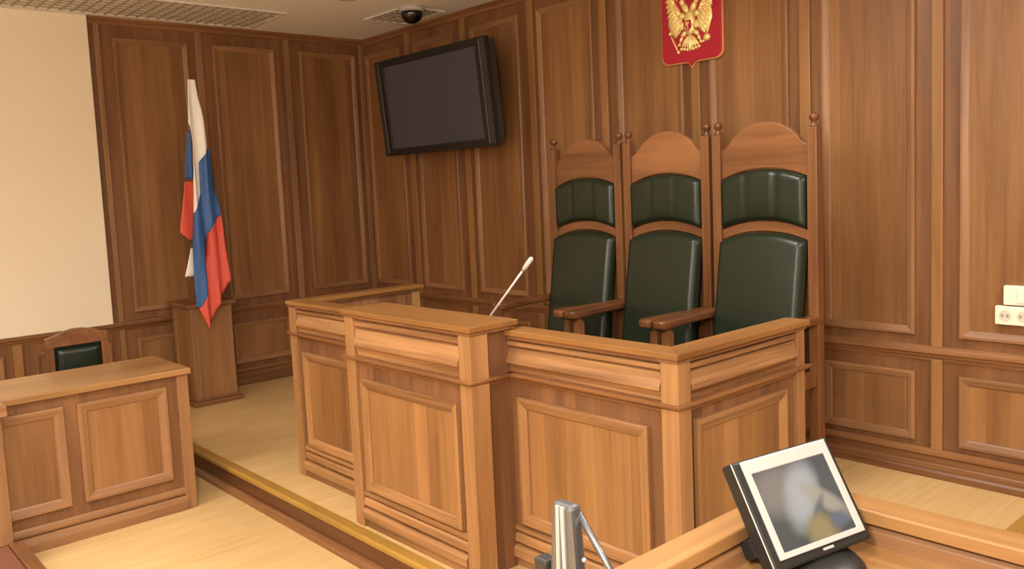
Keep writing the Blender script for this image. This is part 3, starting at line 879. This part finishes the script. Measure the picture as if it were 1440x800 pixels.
cells(lambda z_: interp([(2.464, 1.2356), (2.386, 0.9674)], z_), lambda z_: interp([(2.486, 1.2356), (2.486, 0.9674)], z_), 0, 1.2287, 0.9674, fl_=back_fold)
o = cl.build('cloth', [M['f_white'], M['f_blue'], M['f_red']], fg, smooth=True)
md = o.modifiers.new('thickness', 'SOLIDIFY'); md.thickness = 0.003
MB().tube([(-6.40, 2.545, 0.782), (-6.215, 2.535, 2.42)], 0.010, 10).build('staff', M['arm_y'], fg, smooth=True)
MB().lathe((-6.40, 2.545, 0.782), [(0.07, 0), (0.07, 0.015), (0.03, 0.03), (0.018, 0.08), (0.016, 0.10)], 16).build('staff_foot', M['arm_y'], fg, smooth=True)

# ------------------------------------------------------------------ microphone
mc = thing('microphone', 'thin silver gooseneck microphone slanting up from behind the middle of the bench', 'microphone', (-3.05, 2.42, 0.755))
A_, B_ = Vector((-3.045, 2.42, 0.775)), Vector((-2.573, 2.42, 1.222))
MB().lathe((-3.05, 2.42, 0.755), [(0.055, 0), (0.055, 0.012), (0.04, 0.022), (0.008, 0.026)], 18).build('base', M['black'], mc, smooth=True)
MB().tube([A_, A_.lerp(B_, 0.5), B_], 0.0048, 10).build('stem', M['silver'], mc, smooth=True)
D_ = (B_ - A_).normalized()
MB().tube([B_ - D_ * 0.045, B_ - D_ * 0.02, B_ + D_ * 0.035, B_ + D_ * 0.042], [0.0055, 0.010, 0.010, 0.004], 12).build('capsule', M['silver'], mc, smooth=True)

# ------------------------------------------------------------------ wall sockets
for nm, lab, x0, z0, z1, holes, wd in (('wall_socket', 'lower white double power socket on the right panel', -1.443, 0.805, 0.892, (0.044, 0.119), 0.225),
                                       ('wall_switch', 'upper white switch box on the right panel, directly above the socket', -1.408, 0.898, 0.988, (), 0.165)):
    t = thing(nm, lab, 'socket' if holes else 'switch', (x0 + wd / 2, YB, (z0 + z1) / 2))
    MB().box(x0, x0 + wd, YB - 0.040, YB - 0.006, z0, z1).build('housing', M['socket'], t, bevel=0.005)
    if holes:
        for hx in holes:
            ang = [2 * PI * k / 20 for k in range(20)]
            mb = MB(); mb.prism([(0.026 * math.cos(a), 0.026 * math.sin(a)) for a in ang], lambda q: (x0 + hx + q[0], YB - 0.040, (z0 + z1) / 2 + q[1]), lambda q: (x0 + hx + q[0], YB - 0.043, (z0 + z1) / 2 + q[1]))
            so = mb.build('socket_face', M['socket_rim'], t)
            for s in (-1, 1):
                mb = MB(); mb.prism([(0.006 * math.cos(a), 0.008 * math.sin(a)) for a in ang], lambda q: (x0 + hx + s * 0.011 + q[0], YB - 0.043, (z0 + z1) / 2 + q[1]), lambda q: (x0 + hx + s * 0.011 + q[0], YB - 0.0445, (z0 + z1) / 2 + q[1]))
                mb.build('socket_hole', M['socket_in'], so)
    else:
        MB().box(x0 + 0.058, x0 + wd - 0.02, YB - 0.046, YB - 0.040, z0 + 0.012, z1 - 0.012).build('rocker', M['socket'], t, bevel=0.003)

# ------------------------------------------------------------------ ceiling fittings
def grille(name, label, x0, x1, y0, y1, nx, ny):
    t = thing(name, label, 'ceiling grille', ((x0 + x1) / 2, (y0 + y1) / 2, ZC))
    MB().box(x0, x1, y0, y1, ZC - 0.004, ZC - 0.001).build('backing', M['void'], t)
    mb = MB()
    e = 0.016
    for a in ((x0, x1, y0, y0 + e), (x0, x1, y1 - e, y1), (x0, x0 + e, y0 + e, y1 - e), (x1 - e, x1, y0 + e, y1 - e)):
        mb.box(a[0], a[1], a[2], a[3], ZC - 0.012, ZC - 0.004)
    mb.build('frame', M['grille'], t)
    mb = MB()
    for i in range(1, ny):
        yy = y0 + (y1 - y0) * i / ny
        mb.box(x0 + e, x1 - e, yy - 0.0065, yy + 0.0065, ZC - 0.0095, ZC - 0.004)
    for i in range(1, nx):
        xx = x0 + (x1 - x0) * i / nx
        mb.box(xx - 0.004, xx + 0.004, y0 + e, y1 - e, ZC - 0.009, ZC - 0.004)
    s_ = mb.build('lattice', M['gbar'], t)
    s_['kind'] = 'stuff'
    return t
grille('ceiling_grille', 'long pale lattice grille in the ceiling along the left wall', -6.56, -5.92, -2.2, 3.20, 8, 72)
grille('ceiling_grille', 'small pale lattice grille in the ceiling beside the dome camera', -5.86, -5.30, 3.84, 4.23, 7, 5)
dc = thing('dome_camera', 'black dome security camera on the ceiling above the television', 'camera', (-5.335, 3.93, ZC))
MB().lathe((-5.335, 3.93, ZC), [(0.105, 0), (0.105, -0.012), (0.098, -0.028), (0.086, -0.034)], 28).build('mount_ring', M['white'], dc, smooth=True)
MB().lathe((-5.335, 3.93, ZC), [(0.083, -0.030)] + [(0.083 * math.cos(a * PI / 18), -0.045 - 0.075 * math.sin(a * PI / 18)) for a in range(0, 9)] + [(0.004, -0.1195)], 28).build('dome', M['blackg'], dc, smooth=True)
dl = thing('downlight', 'small round white downlight in the ceiling at the top edge', 'lamp', (-5.30, 3.35, ZC))
MB().lathe((-5.30, 3.35, ZC), [(0.075, 0), (0.075, -0.006), (0.055, -0.010), (0.05, -0.004)], 24).build('trim_ring', M['white'], dl, smooth=True)

# ------------------------------------------------------------------ side desk (left) and its chair
XD = -4.622
sd = thing('side_desk', 'long wooden desk with framed front panels at the left, below the white wall', 'desk', (-4.87, 1.25, ZL))
FD = Face((XD, 0), (0, 1), (1, 0))
f_box(MB(), FD, 0.55, 1.70, -0.03, 0, ZL, 0.604).build('front_board', M['wall_z'], sd)
for a0, a1 in ((0.62, 1.098), (1.160, 1.615)):
    f_box(MB(), FD, a0 + 0.03, a1 - 0.03, 0.0, 0.005, 0.065, 0.52).build('panel', M['field_z'], sd)
    f_frame(MB(), FD, a0, a1, 0.035, 0.55, w=0.05).build('panel_frame', [M['mould_y'], M['mould_z']], sd)
f_strip(MB(), FD, 0.55, 1.68, [(0, ZL), (0.022, ZL), (0.024, ZL + 0.045), (0.016, ZL + 0.07), (0.006, ZL + 0.078), (0, ZL + 0.078)]).build('plinth_moulding', M['mould_y'], sd)
f_strip(MB(), FD, 0.55, 1.68, [(0, -0.062), (0.012, -0.062), (0.016, -0.05), (0.012, -0.032), (0.004, -0.024), (0, -0.024)]).build('plinth_moulding', M['mould_y'], sd)
MB().box(-5.12, XD + 0.014, 1.672, 1.735, ZL, 0.604).build('end_panel', M['mould_z'], sd, bevel=0.004)
MB().box(-5.12, XD, 0.55, 0.60, ZL, 0.604).build('end_panel', M['mould_z'], sd, bevel=0.004)
MB().box(-5.155, XD + 0.028, 0.53, 1.750, 0.604, 0.637).build('desktop', M['rim_y'], sd, bevel=0.005)

dcx, dcy = -5.60, 1.445
ch = thing('desk_chair', 'low wooden chair with green leather back behind the left desk', 'chair', (dcx, dcy, ZL))
hw_ = 0.158
for s in (-1, 1):
    MB().box(dcx - 0.02, dcx + 0.02, dcy + s * hw_ - 0.021, dcy + s * hw_ + 0.021, ZL, 0.762).build('back_post', M['chair_z'], ch, bevel=0.004)
    MB().box(dcx + 0.36, dcx + 0.40, dcy + s * hw_ - 0.02, dcy + s * hw_ + 0.02, ZL, 0.28).build('leg', M['chair_z'], ch, bevel=0.004)
    MB().box(dcx, dcx + 0.38, dcy + s * hw_ - 0.012, dcy + s * hw_ + 0.012, 0.23, 0.29).build('side_rail', M['chair_z'], ch, bevel=0.003)
top = [(-0.178, 0.745), (-0.172, 0.765), (-0.13, 0.775), (-0.075, 0.795), (-0.02, 0.806), (0.04, 0.804), (0.095, 0.790), (0.14, 0.772), (0.172, 0.765), (0.178, 0.745)]
mb = MB(); mb.prism([(-0.178, 0.705)] + top + [(0.178, 0.705)], lambda q: (dcx - 0.018, dcy + q[0], q[1]), lambda q: (dcx + 0.022, dcy + q[0], q[1]))
mb.build('crest', M['chair_x'], ch, bevel=0.004)
MB().box(dcx - 0.015, dcx + 0.015, dcy - hw_, dcy + hw_, 0.36, 0.40).build('lower_rail', M['chair_x'], ch, bevel=0.003)
MB().box(dcx - 0.016, dcx - 0.008, dcy - hw_, dcy + hw_, 0.40, 0.71).build('back_panel', M['black'], ch)
bc = cushion('back_cushion', ch, lambda q: 0.128, 0.41, 0.692, lambda q: 0.0, 0.03, 0.02, M['leather'])
bc.rotation_euler = (0, 0, PI / 2); bc.location = (-0.006, 0.004, -ZL)
MB().box(dcx + 0.0, dcx + 0.41, dcy - 0.19, dcy + 0.19, 0.28, 0.34).build('seat', M['leather'], ch, bevel=0.02)

# ------------------------------------------------------------------ barrier end and dark step at the far left
ZD = -0.02
br_ = thing('wooden_barrier', 'end of a wooden barrier cut off by the left edge, in front of the desk', 'barrier', (-4.52, 0.5, ZD))
MB().box(-4.575, -4.45, 0.10, 0.793, ZD, 0.60).build('body', M['mould_z'], br_, bevel=0.004)
MB().box(-4.590, -4.432, 0.08, 0.818, 0.590, 0.642).build('cap', M['bm_y'], br_, bevel=0.006)
dk = thing('floor_step', 'dark brown low step edged with a light wooden strip in the lower left corner', 'step', (-3.9, 0.4, ZL))
MB().box(-4.60, -2.9, 0.0, 0.765, ZL, ZD).build('deck', M['brownfloor'], dk)
MB().box(-4.44, -2.9, 0.768, 0.828, ZL, ZD + 0.012).build('edge_strip', M['rail_x'], dk, bevel=0.006)

# ------------------------------------------------------------------ clerk desk with touch monitor (front right)
ZR, ZDk = 0.80, 0.718
cx0, cy1 = -1.072, 1.885                    # outer corner of the rim
cd = thing('clerk_desk', 'wooden desk with raised rim in the lower right corner, under the touch monitor', 'desk', (-0.5, 1.4, ZL))
MB().box(cx0 + 0.02, 0.6, 0.55, cy1 - 0.02, ZDk - 0.03, ZDk).build('desktop', M['rim_x'], cd)
MB().box(cx0 + 0.012, cx0 + 0.052, 0.55, cy1 - 0.012, ZL, ZR - 0.03).build('side_board', M['rail_y'], cd)
MB().box(cx0 + 0.052, 0.6, cy1 - 0.052, cy1 - 0.012, ZL, ZR - 0.03).build('back_board', M['rail_x'], cd)
def ccap(pts, m):
    mb = MB(); mb.prism(pts, lambda q: (q[0], q[1], ZR - 0.032), lambda q: (q[0], q[1], ZR))
    mb.build('rim_cap', M[m], cd, bevel=0.004)
ccap([(cx0, 0.55), (cx0, cy1), (cx0 + 0.075, cy1 - 0.085), (cx0 + 0.075, 0.55)], 'rim_y')
ccap([(cx0, cy1), (0.6, cy1), (0.6, cy1 - 0.085), (cx0 + 0.075, cy1 - 0.085)], 'rim_x')
FI = Face((0, cy1 - 0.052), (1, 0), (0, -1))
f_strip(MB(), FI, cx0 + 0.052, 0.6, [(0, ZDk), (0.022, ZDk), (0.020, ZDk + 0.03), (0.012, ZDk + 0.04), (0, ZDk + 0.042)]).build('inner_moulding', M['mould_x'], cd)
FI2 = Face((cx0 + 0.052, 0), (0, 1), (1, 0))
f_strip(MB(), FI2, 0.55, cy1 - 0.052, [(0, ZDk), (0.022, ZDk), (0.020, ZDk + 0.03), (0.012, ZDk + 0.04), (0, ZDk + 0.042)]).build('inner_moulding', M['mould_y'], cd)

mo = thing('touch_monitor', 'small tilted touch monitor with white bezel and black case on the clerk desk', 'monitor', (-0.9083, 1.6258, 0.8652))
MA = Matrix(((0.2177, -0.8355, -0.5046), (0.9758, 0.1963, 0.0960), (0.0189, -0.5133, 0.8580)))
mo.rotation_euler = MA.to_euler()
def rbox(name, m, x0, x1, y0, y1, z0, z1, bev):
    return MB().box(x0, x1, y0, y1, z0, z1).build(name, m, mo, bevel=bev, org=O0)
rbox('case', M['black'], -0.146, 0.139, 0.001, 0.040, -0.122, 0.106, 0.006)
rbox('rear_case', M['black'], -0.10, 0.10, 0.040, 0.070, -0.085, 0.075, 0.014)
rbox('silver_strip', M['silver'], -0.1468, -0.1452, 0.003, 0.005, -0.120, 0.104, 0.0)
mb = MB()
A4 = [(-0.1256, -0.102), (0.1246, -0.102), (0.1246, 0.1026), (-0.1256, 0.1026)]
B4 = [(-0.110, -0.090), (0.1065, -0.090), (0.1065, 0.0735), (-0.110, 0.0735)]
vs = [(x_, 0.001, z_) for x_, z_ in A4] + [(x_, -0.004, z_) for x_, z_ in A4] + [(x_, -0.004, z_) for x_, z_ in B4] + [(x_, 0.001, z_) for x_, z_ in B4]
fs = []
for k in range(4):
    n_ = (k + 1) % 4
    fs += [(k, n_, 4 + n_, 4 + k), (4 + k, 4 + n_, 8 + n_, 8 + k), (8 + k, 8 + n_, 12 + n_, 12 + k)]
mb.add(vs, fs).build('white_bezel', M['white'], mo, bevel=0.002, org=O0)
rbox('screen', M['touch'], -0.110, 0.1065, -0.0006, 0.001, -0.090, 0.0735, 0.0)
rbox('badge', M['white'], -0.006, 0.024, -0.001, 0.001, -0.1115, -0.1065, 0.0)
rbox('card_reader', M['black'], -0.118, -0.086, 0.072, 0.110, -0.085, -0.045, 0.004)
def mloc(x_, y_, z_): return MA @ Vector((x_, y_, z_)) + Vector((-0.9083, 1.6258, 0.8652))
inv = MA.transposed()
def to_l(p): return inv @ (Vector(p) - Vector((-0.9083, 1.6258, 0.8652)))
nk = mloc(0.0, 0.055, -0.07)
mb = MB()
pts = [to_l((nk.x, nk.y, nk.z)), to_l((nk.x + 0.005, nk.y, 0.760)), to_l((nk.x + 0.02, nk.y, 0.728))]
mb.tube(pts, [0.045, 0.05, 0.06], 14).build('neck', M['black'], mo, smooth=True, org=O0)
fb = MB().lathe((nk.x + 0.035, nk.y, ZDk), [(0.098, 0.001), (0.100, 0.010), (0.085, 0.026), (0.05, 0.036), (0.01, 0.038)], 28)
fb.v = [tuple(to_l(v)) for v in fb.v]
fb.build('foot', M['black'], mo, smooth=True, org=O0)

# ------------------------------------------------------------------ grey folding stand (front centre)
ys = 1.35
st = thing('folding_stand', 'grey metal folding stand with thin rear strut at the bottom edge, before the bench', 'stand', (-1.35, ys, ZL))
def quadbar(mb, P, Q, wx0, wx1, d):
    """flat bar from P to Q, half widths wx0 / wx1 along x, half depth d along y"""
    vs = []
    for (x_, y_, z_), w_ in ((P, wx0), (Q, wx1)):
        vs += [(x_ - w_, y_ - d, z_), (x_ + w_, y_ - d, z_), (x_ + w_, y_ + d, z_), (x_ - w_, y_ + d, z_)]
    return mb.add(vs, [(0, 1, 2, 3), (4, 7, 6, 5), (0, 4, 5, 1), (1, 5, 6, 2), (2, 6, 7, 3), (3, 7, 4, 0)])
quadbar(MB(), (-1.352, ys, ZL), (-1.339, ys, 0.822), 0.105, 0.032, 0.018).build('main_leg', M['steel'], st, bevel=0.010)
for dx0, dx1 in ((-0.020, -0.008), (0.030, 0.006)):
    quadbar(MB(), (-1.352 + dx0, ys - 0.020, ZL), (-1.339 + dx1, ys - 0.020, 0.818), 0.007, 0.005, 0.003).build('ridge', M['steel_l'], st)
MB().tube([(-1.312, ys + 0.012, 0.800), (-1.222, ys + 0.014, 0.690), (-1.14, ys + 0.014, 0.47), (-1.13, ys + 0.014, 0.44)], 0.008, 8).build('strut', M['steel'], st, smooth=True)
MB().tube([(-1.125, ys + 0.014, 0.448), (-1.33, ys + 0.014, 0.40)], 0.007, 8).build('brace', M['steel'], st, smooth=True)
MB().box(-1.436, -1.392, ys - 0.022, ys + 0.022, 0.52, 0.670).build('clamp', M['darkgrey'], st, bevel=0.008)
MB().blob((-1.270, ys - 0.02, 0.712), (0.006, 0, 0), (0, 0.006, 0), (0, 0, 0.006)).build('bolt', M['steel_l'], st, smooth=True)

for o in bpy.data.objects:
    if '_w' in o.keys(): del o['_w']
